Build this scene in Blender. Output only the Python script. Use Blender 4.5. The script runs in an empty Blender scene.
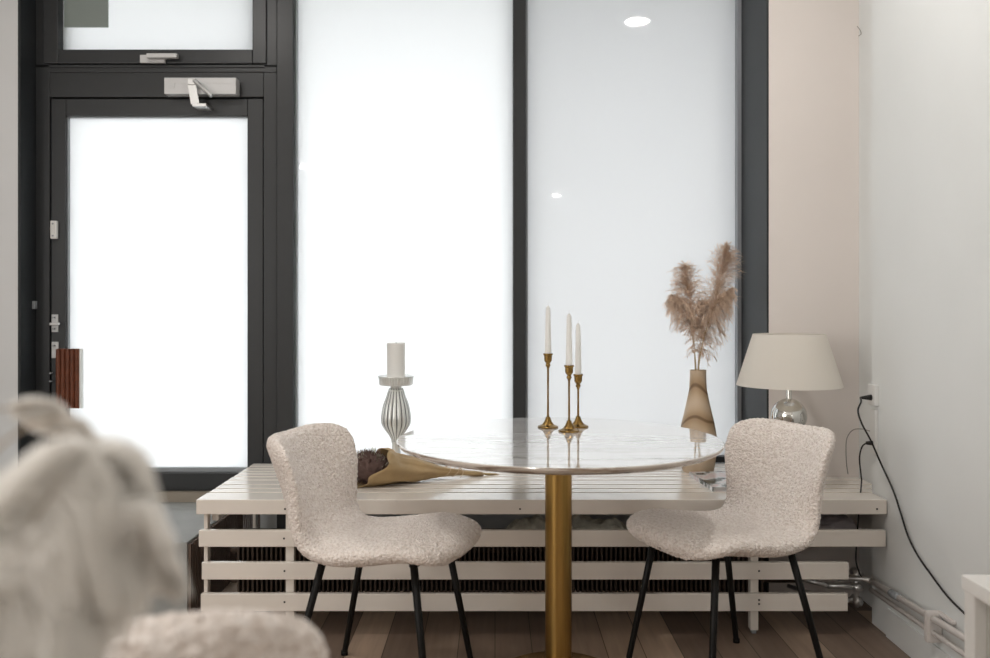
import bpy, bmesh, math, random
from mathutils import Vector, Matrix, noise
R = random.Random(7)
PI = math.pi
scn = bpy.context.scene
C = scn.collection
# ------------------------------------------------------------------ camera
F_PX, CAM_Z, CX, CY = 866.0, 1.16, 495.0, 306.0
cam = bpy.data.cameras.new('camera'); camo = bpy.data.objects.new('camera', cam); C.objects.link(camo)
camo.location = (0, 0, CAM_Z); camo.rotation_euler = (PI/2, 0, 0)
cam.sensor_width = 36; cam.sensor_fit = 'HORIZONTAL'; cam.lens = 36*F_PX/990
cam.shift_x = 0; cam.shift_y = -(329-CY)/990
cam.clip_start = 0.05
cam.dof.use_dof = True; cam.dof.focus_distance = 3.15; cam.dof.aperture_fstop = 2.7
scn.camera = camo
# ------------------------------------------------------------------ world, lights, exposure
w = bpy.data.worlds.new('overcast_sky'); scn.world = w; w.use_nodes = True
w.node_tree.nodes['Background'].inputs[0].default_value = (0.975, 0.99, 1.0, 1)
w.node_tree.nodes['Background'].inputs[1].default_value = 5.8
scn.view_settings.view_transform = 'Standard'; scn.view_settings.look = 'None'
scn.view_settings.gamma = 1; scn.view_settings.exposure = 0.1
scn.view_settings.use_curve_mapping = False
CEIL = 2.9
DOWN_W, FILL_W = 9.0, 62.0
downlights = [(.864,2.41),(-1.38,2.41),(-.6,.9),(-2.3,.2),(.96,-5.9),(-1.3,-5.9),(-.3,-3.0),(-2.4,-3.0)]  # third downlight is unseen, moved over the feathers to brighten them
def area_light(name, loc, rot, sx, sy, watt, col=(1,1,1), shape='RECTANGLE', spread=PI):
    l = bpy.data.lights.new(name, 'AREA'); l.shape = shape; l.size = sx; l.size_y = sy
    l.energy = watt; l.color = col; l.spread = spread
    o = bpy.data.objects.new(name, l); C.objects.link(o); o.location = loc; o.rotation_euler = rot
    return o
# unseen fill lamp added to brighten the room, left of and behind the camera
area_light('side_fill_light', (-3.15,-.9,1.5), (PI/2,0,-PI/2), 3.0, 2.0, FILL_W, (1,.98,.95))
# ------------------------------------------------------------------ helpers
def at(px, py, d):
    return Vector(((px-CX)*d/F_PX, d, CAM_Z-(py-CY)*d/F_PX))
def mat(name, col, rough=.5, metal=0.0, spec=.5, noise_amt=0, noise_scale=8, bump=0, bump_scale=200, col2=None, sheen=0, trans=0, ior=1.45, coat=0):
    m = bpy.data.materials.new(name); m.use_nodes = True
    nt = m.node_tree; b = nt.nodes['Principled BSDF']
    b.inputs['Base Color'].default_value = (*col, 1); b.inputs['Roughness'].default_value = rough
    b.inputs['Metallic'].default_value = metal; b.inputs['Specular IOR Level'].default_value = spec
    b.inputs['Sheen Weight'].default_value = sheen; b.inputs['Transmission Weight'].default_value = trans
    b.inputs['IOR'].default_value = ior; b.inputs['Coat Weight'].default_value = coat
    tc = nt.nodes.new('ShaderNodeTexCoord')
    if noise_amt or col2:
        n = nt.nodes.new('ShaderNodeTexNoise'); n.inputs['Scale'].default_value = noise_scale; n.inputs['Detail'].default_value = 4
        nt.links.new(tc.outputs['Object'], n.inputs['Vector'])
        r = nt.nodes.new('ShaderNodeValToRGB')
        c2 = col2 or tuple(max(0, c*(1-noise_amt)) for c in col)
        r.color_ramp.elements[0].color = (*c2, 1); r.color_ramp.elements[0].position = .3
        r.color_ramp.elements[1].color = (*col, 1); r.color_ramp.elements[1].position = .7
        nt.links.new(n.outputs['Fac'], r.inputs['Fac']); nt.links.new(r.outputs['Color'], b.inputs['Base Color'])
    if bump:
        n = nt.nodes.new('ShaderNodeTexNoise'); n.inputs['Scale'].default_value = bump_scale; n.inputs['Detail'].default_value = 3
        nt.links.new(tc.outputs['Object'], n.inputs['Vector'])
        bp = nt.nodes.new('ShaderNodeBump'); bp.inputs['Strength'].default_value = bump; bp.inputs['Distance'].default_value = .004
        nt.links.new(n.outputs['Fac'], bp.inputs['Height']); nt.links.new(bp.outputs['Normal'], b.inputs['Normal'])
    return m
def obj(name, bm, m, parent=None, smooth=False, loc=None):
    me = bpy.data.meshes.new(name)
    bmesh.ops.recalc_face_normals(bm, faces=bm.faces[:]) if not getattr(bm, '_raw', False) else None
    bm.to_mesh(me); bm.free()
    o = bpy.data.objects.new(name, me); C.objects.link(o)
    if m: me.materials.append(m)
    if parent: o.parent = parent
    if loc: o.location = loc
    if smooth: 
        for p in me.polygons: p.use_smooth = True
    return o
def ribbon_obj(name, verts, faces, m, parent=None, smooth=True):
    me = bpy.data.meshes.new(name); me.from_pydata(verts, [], faces); me.update()
    o = bpy.data.objects.new(name, me); C.objects.link(o); me.materials.append(m)
    if parent: o.parent = parent
    if smooth:
        for p in me.polygons: p.use_smooth = True
    return o
def tag(o, label=None, cat=None, group=None, kind=None):
    if label: o['label'] = label
    if cat: o['category'] = cat
    if group: o['group'] = group
    if kind: o['kind'] = kind
    return o
def thing(name, label, cat, loc=(0,0,0), rz=0, group=None):
    o = bpy.data.objects.new(name, None); C.objects.link(o); o.empty_display_size = .05
    o.location = loc; o.rotation_euler = (0,0,rz)
    return tag(o, label, cat, group)
def add_box(bm, x0, x1, y0, y1, z0, z1, bev=0, M=None):
    r = bmesh.ops.create_cube(bm, size=1)
    vs = r['verts']
    for v in vs:
        v.co = Vector(((x0+x1)/2+v.co.x*(x1-x0), (y0+y1)/2+v.co.y*(y1-y0), (z0+z1)/2+v.co.z*(z1-z0)))
    if bev:
        es = list({e for v in vs for e in v.link_edges})
        rb = bmesh.ops.bevel(bm, geom=es, offset=bev, segments=2, affect='EDGES', profile=.6)
        vs = list({v for f in rb['faces'] for v in f.verts} | {v for v in vs if v.is_valid})
    if M is not None:
        for v in vs: v.co = M @ v.co
    return vs
def box(name, x0, x1, y0, y1, z0, z1, m, parent=None, bev=0):
    bm = bmesh.new(); add_box(bm, x0, x1, y0, y1, z0, z1, bev); return obj(name, bm, m, parent)
def add_lathe(bm, prof, n=32, c=(0,0,0), mod=None):
    rings = []
    for (r, z) in prof:
        ring = []
        for k in range(n):
            a = 2*PI*k/n
            rr = r*(mod(a, z) if mod else 1)
            ring.append(bm.verts.new((c[0]+rr*math.cos(a), c[1]+rr*math.sin(a), c[2]+z)))
        rings.append(ring)
    for a, b in zip(rings, rings[1:]):
        for k in range(n): bm.faces.new((a[k], a[(k+1)%n], b[(k+1)%n], b[k]))
    fa = bm.faces.new(rings[0][::-1]); fb = bm.faces.new(rings[-1])
    return len(bm.faces)
def lathe(name, prof, m, parent=None, n=32, c=(0,0,0), mod=None, smooth=True):
    bm = bmesh.new(); add_lathe(bm, prof, n, c, mod); o = obj(name, bm, m, parent, smooth)
    if smooth:
        for p in o.data.polygons:
            if len(p.vertices) > 4: p.use_smooth = False
        edge_split(o, 20)
    return o
def edge_split(o, ang=40):
    md = o.modifiers.new('edge_split', 'EDGE_SPLIT'); md.split_angle = math.radians(ang)
def add_tube(bm, pts, rad, n=8, cap=True):
    pts = [Vector(p) for p in pts]
    rads = rad if isinstance(rad, (list, tuple)) else [rad]*len(pts)
    t0 = (pts[1]-pts[0]).normalized()
    up = Vector((0,0,1)) if abs(t0.z) < .9 else Vector((1,0,0))
    nrm = t0.cross(up).normalized(); rings = []
    for i, p in enumerate(pts):
        t = (pts[min(i+1, len(pts)-1)]-pts[max(i-1, 0)]).normalized()
        nrm = (nrm-t*nrm.dot(t)).normalized(); bn = t.cross(nrm)
        rings.append([bm.verts.new(p+(nrm*math.cos(2*PI*k/n)+bn*math.sin(2*PI*k/n))*rads[i]) for k in range(n)])
    for a, b in zip(rings, rings[1:]):
        for k in range(n): bm.faces.new((a[k], a[(k+1)%n], b[(k+1)%n], b[k]))
    if cap: bm.faces.new(rings[0][::-1]); bm.faces.new(rings[-1])
def spline(pts, k=8):
    pts = [Vector(p) for p in pts]; P = [pts[0]*2-pts[1]]+pts+[pts[-1]*2-pts[-2]]; out = []
    for i in range(1, len(P)-2):
        for j in range(k):
            t = j/k; a, b, c, d = P[i-1:i+3]
            out.append(.5*((2*b)+(c-a)*t+(2*a-5*b+4*c-d)*t*t+(3*b-a-3*c+d)*t**3))
    return out+[pts[-1]]
def tube(name, pts, rad, m, parent=None, n=8, sp=True, k=8):
    bm = bmesh.new(); add_tube(bm, spline(pts, k) if sp else pts, rad, n); return obj(name, bm, m, parent, True)
def struct(o): o['kind'] = 'structure'; return o
# ------------------------------------------------------------------ materials
M_wall = mat('plaster_white', (.775,.79,.78), .85, noise_amt=.03, noise_scale=3, bump=.05, bump_scale=60)
M_pier = mat('plaster_warm', (.79,.73,.69), .85, noise_amt=.03, noise_scale=3, bump=.05, bump_scale=60)
M_left = mat('plaster_cool', (.72,.73,.735), .8, noise_amt=.03, noise_scale=3)
M_ceil = mat('ceiling_paint', (.85,.84,.82), .9)
M_frame = mat('anthracite_frame', (.030,.032,.034), .34, spec=.5, bump=.02, bump_scale=400)
M_reveal = mat('anthracite_reveal', (.018,.021,.023), .5)
M_alu = mat('grey_aluminium', (.32,.34,.36), .4, metal=.3)
M_steel = mat('brushed_steel', (.62,.62,.61), .3, metal=.85)
M_silver = mat('silver_cover', (.60,.60,.60), .4, metal=.2)
M_whiteplastic = mat('white_plastic', (.75,.75,.73), .4)
M_black = mat('black_metal', (.006,.0055,.005), .45, spec=.25)
M_rubber = mat('black_rubber', (.012,.011,.010), .5)
M_brass_dark = mat('aged_brass', (.30,.18,.055), .26, metal=1, noise_amt=.25, noise_scale=40)
M_candle = mat('candle_wax', (.80,.79,.76), .45, spec=.4)
M_bench = mat('bench_paint', (.84,.78,.71), .22, coat=.5, noise_amt=.06, noise_scale=5, bump=.05, bump_scale=90)
M_dark = mat('dark_hole', (.02,.018,.016), .8)
M_grey = mat('grey_render', (.60,.62,.62), .8, noise_amt=.1, noise_scale=8)
M_step = mat('step_stone', (.36,.37,.36), .6, noise_amt=.15, noise_scale=10)
M_beige = mat('threshold_beige', (.30,.26,.21), .7)
def brushed_brass():
    m = mat('brushed_brass', (.50,.30,.09), .30, metal=1); nt = m.node_tree; b = nt.nodes['Principled BSDF']
    tc = nt.nodes.new('ShaderNodeTexCoord'); mp = nt.nodes.new('ShaderNodeMapping'); mp.inputs['Scale'].default_value = (160,160,1.5)
    n = nt.nodes.new('ShaderNodeTexNoise'); n.inputs['Scale'].default_value = 1; n.inputs['Detail'].default_value = 3
    r = nt.nodes.new('ShaderNodeValToRGB'); r.color_ramp.elements[0].color = (.30,.18,.05,1); r.color_ramp.elements[1].color = (.52,.34,.115,1)
    nt.links.new(tc.outputs['Object'], mp.inputs[0]); nt.links.new(mp.outputs[0], n.inputs['Vector']); nt.links.new(n.outputs['Fac'], r.inputs['Fac'])
    nt.links.new(r.outputs['Color'], b.inputs['Base Color']); return m
M_brass = brushed_brass()
def glass_film(name, col, ripple=0):
    """frosted film on glass: daylight scatters through, the glass face still mirrors the room"""
    m = bpy.data.materials.new(name); m.use_nodes = True; nt = m.node_tree; nt.nodes.clear()
    out = nt.nodes.new('ShaderNodeOutputMaterial'); tr = nt.nodes.new('ShaderNodeBsdfTranslucent'); tr.inputs[0].default_value = (*col, 1)
    df = nt.nodes.new('ShaderNodeBsdfDiffuse'); df.inputs[0].default_value = (.35,.36,.36,1)
    gl = nt.nodes.new('ShaderNodeBsdfGlossy'); gl.inputs['Roughness'].default_value = .03
    fr = nt.nodes.new('ShaderNodeFresnel'); fr.inputs[0].default_value = 1.5
    ad = nt.nodes.new('ShaderNodeMixShader'); ad.inputs[0].default_value = .15
    mx = nt.nodes.new('ShaderNodeMixShader')
    nt.links.new(tr.outputs[0], ad.inputs[1]); nt.links.new(df.outputs[0], ad.inputs[2])
    nt.links.new(fr.outputs[0], mx.inputs[0]); nt.links.new(ad.outputs[0], mx.inputs[1]); nt.links.new(gl.outputs[0], mx.inputs[2])
    nt.links.new(mx.outputs[0], out.inputs[0]); return m
M_glassA = glass_film('frosted_glass', (.93,.94,.945))
M_glassB = glass_film('frosted_glass_grey', (.76,.765,.77))
M_patch = mat('grey_green_patch', (.26,.30,.28), .5)
def floor_mat():
    m = bpy.data.materials.new('oak_boards'); m.use_nodes = True; nt = m.node_tree; b = nt.nodes['Principled BSDF']; b.inputs['Roughness'].default_value = .45
    tc = nt.nodes.new('ShaderNodeTexCoord'); mp = nt.nodes.new('ShaderNodeMapping'); mp.inputs['Rotation'].default_value = (0,0,PI/2)
    br = nt.nodes.new('ShaderNodeTexBrick'); br.offset = .37; br.inputs['Scale'].default_value = 1
    br.inputs['Brick Width'].default_value = 1.1; br.inputs['Row Height'].default_value = .125; br.inputs['Mortar Size'].default_value = .0015
    br.inputs['Color1'].default_value = (.62,.47,.355,1); br.inputs['Color2'].default_value = (.22,.16,.125,1); br.inputs['Mortar'].default_value = (.05,.035,.025,1)
    br.inputs['Bias'].default_value = .1
    mp2 = nt.nodes.new('ShaderNodeMapping'); mp2.inputs['Scale'].default_value = (22,1.6,1)
    n = nt.nodes.new('ShaderNodeTexNoise'); n.inputs['Scale'].default_value = 2; n.inputs['Detail'].default_value = 6
    r = nt.nodes.new('ShaderNodeValToRGB'); r.color_ramp.elements[0].color = (.62,.6,.58,1); r.color_ramp.elements[1].color = (1.2,1.18,1.15,1)
    mx = nt.nodes.new('ShaderNodeMix'); mx.data_type = 'RGBA'; mx.blend_type = 'MULTIPLY'; mx.inputs[0].default_value = 1
    L = nt.links.new
    L(tc.outputs['Object'], mp.inputs[0]); L(mp.outputs[0], br.inputs['Vector']); L(tc.outputs['Object'], mp2.inputs[0]); L(mp2.outputs[0], n.inputs['Vector'])
    L(n.outputs['Fac'], r.inputs['Fac']); L(br.outputs['Color'], mx.inputs[6]); L(r.outputs['Color'], mx.inputs[7]); L(mx.outputs[2], b.inputs['Base Color'])
    return m
def marble():
    m = bpy.data.materials.new('white_marble'); m.use_nodes = True; nt = m.node_tree; b = nt.nodes['Principled BSDF']
    b.inputs['Roughness'].default_value = .04; b.inputs['Coat Weight'].default_value = 1; b.inputs['Coat Roughness'].default_value = .01; b.inputs['Coat IOR'].default_value = 1.7; b.inputs['IOR'].default_value = 1.7
    tc = nt.nodes.new('ShaderNodeTexCoord'); mp = nt.nodes.new('ShaderNodeMapping'); mp.inputs['Scale'].default_value = (2.0,12.0,12); mp.inputs['Rotation'].default_value = (0,0,.12)
    n = nt.nodes.new('ShaderNodeTexNoise'); n.inputs['Scale'].default_value = 1.0; n.inputs['Detail'].default_value = 8; n.inputs['Roughness'].default_value = .6; n.inputs['Distortion'].default_value = 1.2
    r = nt.nodes.new('ShaderNodeValToRGB'); cr = r.color_ramp
    cr.elements[0].position = .36; cr.elements[0].color = (.60,.58,.555,1); cr.elements[1].position = .56; cr.elements[1].color = (.86,.86,.86,1)
    e = cr.elements.new(.46); e.color = (.76,.75,.735,1)
    L = nt.links.new; L(tc.outputs['Object'], mp.inputs[0]); L(mp.outputs[0], n.inputs['Vector']); L(n.outputs['Fac'], r.inputs['Fac']); L(r.outputs['Color'], b.inputs['Base Color'])
    return m
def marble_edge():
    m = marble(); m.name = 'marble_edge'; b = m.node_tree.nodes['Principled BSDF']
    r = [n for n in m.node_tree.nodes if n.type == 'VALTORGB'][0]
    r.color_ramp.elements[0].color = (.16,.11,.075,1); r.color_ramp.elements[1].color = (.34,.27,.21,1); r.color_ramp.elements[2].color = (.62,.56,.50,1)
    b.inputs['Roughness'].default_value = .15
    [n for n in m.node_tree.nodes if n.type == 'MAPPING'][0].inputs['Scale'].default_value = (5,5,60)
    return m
def boucle():
    m = bpy.data.materials.new('cream_boucle'); m.use_nodes = True; nt = m.node_tree; b = nt.nodes['Principled BSDF']
    b.inputs['Roughness'].default_value = .95; b.inputs['Specular IOR Level'].default_value = .15; b.inputs['Sheen Weight'].default_value = .25
    tc = nt.nodes.new('ShaderNodeTexCoord'); v = nt.nodes.new('ShaderNodeTexVoronoi'); v.inputs['Scale'].default_value = 190
    n0 = nt.nodes.new('ShaderNodeTexNoise'); n0.inputs['Scale'].default_value = 120; n0.inputs['Detail'].default_value = 3
    r = nt.nodes.new('ShaderNodeValToRGB'); r.color_ramp.elements[0].color = (.74,.64,.57,1); r.color_ramp.elements[0].position = .30; r.color_ramp.elements[1].color = (.96,.88,.82,1); r.color_ramp.elements[1].position = .60
    bp = nt.nodes.new('ShaderNodeBump'); bp.inputs['Strength'].default_value = .9; bp.inputs['Distance'].default_value = .005
    ad = nt.nodes.new('ShaderNodeMath'); ad.operation = 'SUBTRACT'
    L = nt.links.new; L(tc.outputs['Object'], v.inputs['Vector']); L(tc.outputs['Object'], n0.inputs['Vector'])
    L(n0.outputs['Fac'], ad.inputs[0]); L(v.outputs['Distance'], ad.inputs[1]); L(n0.outputs['Fac'], r.inputs['Fac']); L(r.outputs['Color'], b.inputs['Base Color'])
    L(ad.outputs[0], bp.inputs['Height']); L(bp.outputs['Normal'], b.inputs['Normal']); return m
M_floor = floor_mat(); M_marble = marble(); M_medge = marble_edge(); M_boucle = boucle()
def wood_vase_mat():
    m = bpy.data.materials.new('turned_wood'); m.use_nodes = True; nt = m.node_tree; b = nt.nodes['Principled BSDF']; b.inputs['Roughness'].default_value = .45
    tc = nt.nodes.new('ShaderNodeTexCoord'); wv = nt.nodes.new('ShaderNodeTexWave'); wv.wave_type = 'RINGS'; wv.inputs['Scale'].default_value = 3.2; wv.inputs['Distortion'].default_value = 9; wv.inputs['Detail'].default_value = 2; wv.inputs['Detail Scale'].default_value = .8
    mp = nt.nodes.new('ShaderNodeMapping'); mp.inputs['Location'].default_value = (.05,.15,.1); mp.inputs['Scale'].default_value = (1,1,.8)
    r = nt.nodes.new('ShaderNodeValToRGB'); r.color_ramp.elements[0].color = (.20,.12,.06,1); r.color_ramp.elements[1].color = (.60,.47,.335,1); e = r.color_ramp.elements.new(.06); e.color = (.42,.29,.17,1); e = r.color_ramp.elements.new(.5); e.color = (.52,.38,.245,1)
    L = nt.links.new; L(tc.outputs['Object'], mp.inputs[0]); L(mp.outputs[0], wv.inputs['Vector']); L(wv.outputs['Fac'], r.inputs['Fac']); L(r.outputs['Color'], b.inputs['Base Color']); return m
M_vase = wood_vase_mat()
M_redwood = mat('reddish_wood', (.17,.050,.022), .4, noise_amt=.4, noise_scale=30)
M_kraft = mat('kraft_paper', (.46,.32,.16), .6, noise_amt=.25, noise_scale=12, bump=.3, bump_scale=30)
M_twine = mat('twine', (.62,.47,.32), .8)
M_driedbrown = mat('dried_brown', (.16,.10,.085), .9, noise_amt=.4, noise_scale=60)
M_driedpale = mat('dried_pale', (.62,.62,.48), .9)
M_pampas = None
M_stem = mat('dry_stem', (.55,.40,.20), .7)
def translucentish(name, col, col2, wt):
    m = mat(name, col, .9, col2=col2, noise_scale=6); nt = m.node_tree; b = nt.nodes['Principled BSDF']
    out = nt.nodes['Material Output']; t = nt.nodes.new('ShaderNodeBsdfTranslucent'); t.inputs[0].default_value = (*col, 1)
    mx = nt.nodes.new('ShaderNodeMixShader'); mx.inputs[0].default_value = wt
    nt.links.new(b.outputs[0], mx.inputs[1]); nt.links.new(t.outputs[0], mx.inputs[2]); nt.links.new(mx.outputs[0], out.inputs[0]); return m
M_pampas = translucentish('pampas', (.80,.655,.53), (.60,.45,.34), .35)
M_feather = translucentish('cream_feather', (.985,.97,.945), (.97,.95,.92), .65)
M_shade = translucentish('lamp_shade_linen', (.93,.90,.85), (.91,.88,.83), .55)
M_chrome = mat('chrome', (.72,.71,.68), .08, metal=1)
M_cabinet = mat('cabinet_white', (.74,.72,.69), .5)
M_cabin = mat('cabinet_panel', (.42,.41,.37), .6)
M_pipe = mat('painted_pipe', (.66,.62,.59), .4)
M_cord = mat('black_cable', (.012,.011,.012), .45)
M_greywire = mat('grey_wire', (.30,.28,.25), .5)
M_fin = mat('radiator_brown', (.085,.06,.045), .5)
M_cloth = mat('grey_green_cloth', (.72,.72,.63), .9, noise_amt=.4, noise_scale=30, bump=.3, bump_scale=150)
M_bag = mat('mauve_grey_cloth', (.62,.58,.62), .9, noise_amt=.3, noise_scale=15)
M_pages = mat('paper_edge', (.62,.61,.60), .7)
def cover_mat():
    m = mat('magazine_cover', (.70,.70,.70), .25, col2=(.08,.09,.08), noise_scale=14)
    r = [n for n in m.node_tree.nodes if n.type == 'VALTORGB'][0]; r.color_ramp.elements[0].position = .40; r.color_ramp.elements[1].position = .48
    e = r.color_ramp.elements.new(.56); e.color = (.66,.50,.49,1); e = r.color_ramp.elements.new(.62); e.color = (.66,.66,.66,1)
    return m
M_cover = cover_mat()
def silver_glass():
    return mat('ribbed_silver_glass', (.80,.82,.80), .12, metal=.45, spec=.8)
M_ribbed = silver_glass()
M_groove = mat('groove_dark', (.10,.10,.10), .3, metal=.5)
M_lens = bpy.data.materials.new('lamp_lens'); M_lens.use_nodes = True
_b = M_lens.node_tree.nodes['Principled BSDF']; _b.inputs['Emission Color'].default_value = (1,.95,.88,1); _b.inputs['Emission Strength'].default_value = 45
M_pave = mat('pavement', (.45,.45,.44), .9, noise_amt=.2, noise_scale=2)
M_out = mat('outdoor_render', (.30,.32,.32), .9)
M_rib = mat('brown_reed', (.14,.10,.08), .7)
# ------------------------------------------------------------------ structure
XR, XR2, YP, YW = 1.38, 1.45, 3.45, 3.84     # right wall, niche wall, pier face, window plane
XPL, XPR = -2.022, 1.087                       # reveals
def wx(px, d=3.80): return (px-CX)*d/F_PX
def wz(py, d=3.80): return CAM_Z-(py-CY)*d/F_PX
struct(box('floor', -3.4, 1.8, -7.1, 4.0, -.1, 0, M_floor))
struct(box('ceiling', -3.4, 1.8, -7.1, 4.0, CEIL, CEIL+.1, M_ceil))
struct(box('wall_left', -3.4, -3.2, -7.0, 3.68, 0, CEIL, M_left))
bm = bmesh.new(); add_box(bm, XR, XR+.3, -7.0, 3.17, 0, CEIL); add_box(bm, XR2, XR+.3, 3.17, YP, 0, CEIL)
struct(obj('wall_right', bm, M_wall))
struct(box('wall_back', -3.4, 1.8, -7.1, -7.0, 0, CEIL, M_wall))
struct(box('wall_front_right', XPR+.004, 1.8, YP, 4.0, 0, CEIL, M_pier))
struct(box('trim_1', XPR-.004, XPR+.004, YP+.001, YW+.02, .0, CEIL, M_reveal))
struct(box('wall_front_left', -3.4, XPL-.006, 3.68, 4.0, 0, CEIL, M_left))
struct(box('trim_2', XPL-.006, XPL+.004, 3.681, YW+.02, 0, CEIL, M_reveal))
struct(box('wall_front_base', -1.03, XPR-.004, 3.80, 3.98, 0, .44, M_grey))
struct(box('wall_front_head', -3.4, 1.8, 3.85, 4.0, 2.8, CEIL, M_left))
struct(box('baseboard_right', XR-.008, XR, 1.2, 3.04, 0, .10, M_wall))
# entrance step below the door
bm = bmesh.new(); add_box(bm, -3.1, -1.12, 3.15, 3.675, 0, .30, .004); add_box(bm, XPL+.012, -1.12, 3.674, 3.83, 0, .30); st = struct(obj('trim_3', bm, M_step)); 
bm = bmesh.new()
for k in range(26): add_box(bm, -1.12, -1.11, 3.16+k*.025, 3.178+k*.025, .0, .29)
for k in range(9): add_box(bm, -1.11+k*.009, -1.105+k*.009, 3.80, 3.82, .0, .43)
o = obj('reed_panel', bm, M_rib, st)
box('nosing', -3.1, -1.125, 3.125, 3.15, 0, .012, M_steel, st)
# ------------------------------------------------------------------ windows and door
def frame_obj(name, boxes, m, parent, bev=.003):
    bm = bmesh.new()
    for b in boxes: add_box(bm, *b, bev)
    return obj(name, bm, m, parent)
def rectframe(x0, x1, z0, z1, wl, wr, wb, wt, y0, y1):
    return [(x0, x0+wl, y0, y1, z0, z1), (x1-wr, x1, y0, y1, z0, z1), (x0+wl, x1-wr, y0, y1, z0, z0+wb), (x0+wl, x1-wr, y0, y1, z1-wt, z1)]
ZT = 2.8
# door 1 : outer frame, leaf, glass, hardware
d1 = bpy.data.objects.new('door_1', None); C.objects.link(d1); struct(d1)
fx0, fx1 = wx(37.5), wx(293)
frame_obj('door_frame', [(XPL+.005, wx(49.5), 3.80, 3.90, .30, ZT), (wx(263.5), wx(277), 3.80, 3.90, .30, ZT), (wx(277.5), wx(293.2,3.785), 3.785, 3.90, .0, ZT),
    (wx(49.5), wx(263.5), 3.80, 3.90, wz(97), wz(72)), (wx(49.5), wx(277), 3.795, 3.82, wz(72.5), wz(68)), (wx(49.5), wx(263.5), 3.82, 3.90, .30, .352)], M_frame, d1)
frame_obj('leak_backing', rectframe(wx(38), wx(277), .305, ZT-.01, wx(64)-wx(38), wx(277)-wx(250), .11, .05, 3.872, 3.898)+[(wx(64), wx(250), 3.872, 3.898, wz(112), wz(54))], M_frame, d1)  # backing added behind the frame to block light leaking round the leaf
leaf = frame_obj('door_leaf', rectframe(wx(50.3), wx(262.8), .354, wz(98.3), wx(65)-wx(50.3), wx(262.8)-wx(247), wz(473)-.354, wz(98.3)-wz(115.5), 3.806, 3.87), M_frame, d1, .004)
frame_obj('glazing_bead', rectframe(wx(65), wx(247), wz(472.5), wz(115.5), .004, .004, wz(468.5)-wz(472.5), .004, 3.82, 3.86), M_alu, leaf, .001)
box('glass_pane', wx(65.5), wx(246.8), 3.836, 3.842, wz(469), wz(116), M_glassA, leaf)
# threshold strip below the leaf
box('threshold', wx(49.5), wx(263.5), 3.79, 3.82, .301, .345, M_beige, d1)
# transom sash above the door
tr = frame_obj('transom_sash', rectframe(wx(44), wx(267), wz(64), ZT-.02, wx(59)-wx(44), wx(267)-wx(253), wz(50)-wz(64), .06, 3.79, 3.87), M_frame, d1, .004)
frame_obj('transom_rail', [(XPL+.006, wx(277), 3.80, 3.90, wz(67.5), wz(64.4))], M_frame, d1)
box('glass_pane', wx(59), wx(253), 3.836, 3.842, wz(50), ZT-.08, M_glassA, tr)
box('glass_patch', wx(61), wx(105), 3.828, 3.835, wz(25), ZT-.081, M_patch, tr)
bm = bmesh.new(); add_box(bm, wx(139.5,3.77), wx(164.5,3.77), 3.772, 3.79, wz(62.5,3.77), wz(54.5,3.77), .003); add_box(bm, wx(146,3.745), wx(176.5,3.745), 3.745, 3.772, wz(57.5,3.745), wz(53,3.745), .004)
obj('transom_handle', bm, M_silver, tr)
# closer box with arms
cl = box('door_closer', wx(164, 3.745), wx(236, 3.745), 3.745, 3.80, wz(94, 3.745), wz(77.5, 3.745), M_silver, d1, .003)
bm = bmesh.new()
add_box(bm, wx(166, 3.745), wx(234, 3.745), 3.7435, 3.7455, wz(83.2, 3.745), wz(82.8, 3.745)); add_box(bm, wx(169.5, 3.745), wx(174.5, 3.745), 3.742, 3.7455, wz(88, 3.745), wz(83, 3.745), .001)
obj('closer_seam', bm, M_silver, cl)
bm = bmesh.new()
add_box(bm, -.018, .018, 0, .004, -.090, .004, .001, Matrix.Translation((wx(193, 3.745), 3.725, wz(84, 3.745)))@Matrix.Rotation(-.17, 4, 'Y'))
add_box(bm, wx(189.5, 3.745), wx(198, 3.745), 3.715, 3.745, wz(86, 3.745), wz(80.5, 3.745), .003)
add_tube(bm, [(wx(196, 3.745), 3.72, wz(82, 3.745)), (wx(215, 3.745), 3.70, wz(98.5, 3.745))], .009, 8)
add_box(bm, wx(194, 3.745), wx(208, 3.745), 3.72, 3.806, wz(107.5, 3.745), wz(104.5, 3.745), .002)
obj('closer_arm', bm, M_steel, cl)
# sensor, rosettes with lever, lock plate
box('door_sensor', wx(51.8), wx(57.8), 3.785, 3.806, wz(239), wz(221), M_whiteplastic, leaf, .003)
hd = frame_obj('lever_handle', [(wx(51.8), wx(58), 3.798, 3.806, wz(322.5), wz(314.5)), (wx(51.8), wx(58), 3.798, 3.806, wz(332), wz(325.5)), (wx(53.5), wx(62.5), 3.765, 3.777, wz(325), wz(322.5)), (wx(53.5), wx(56), 3.77, 3.806, wz(325), wz(322.5))], M_silver, leaf, .001)
frame_obj('lock_plate', [(wx(51.8), wx(58.3), 3.798, 3.806, wz(358), wz(341.8))], M_silver, leaf, .001)
bm = bmesh.new()
for (a, b) in ((54.8,317.5),(54.8,328.8),(54.8,345.5),(54.5,224),(54.5,236),(52,373),(52,381)):
    add_box(bm, wx(a)-.0035, wx(a)+.0035, 3.783, 3.80, wz(b)-.0035, wz(b)+.0035)
obj('screw', bm, M_alu, leaf)
box('hinge', wx(27)+.03, wx(37.5), 3.775, 3.80, wz(309), wz(301), M_alu, d1, .003)
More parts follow.
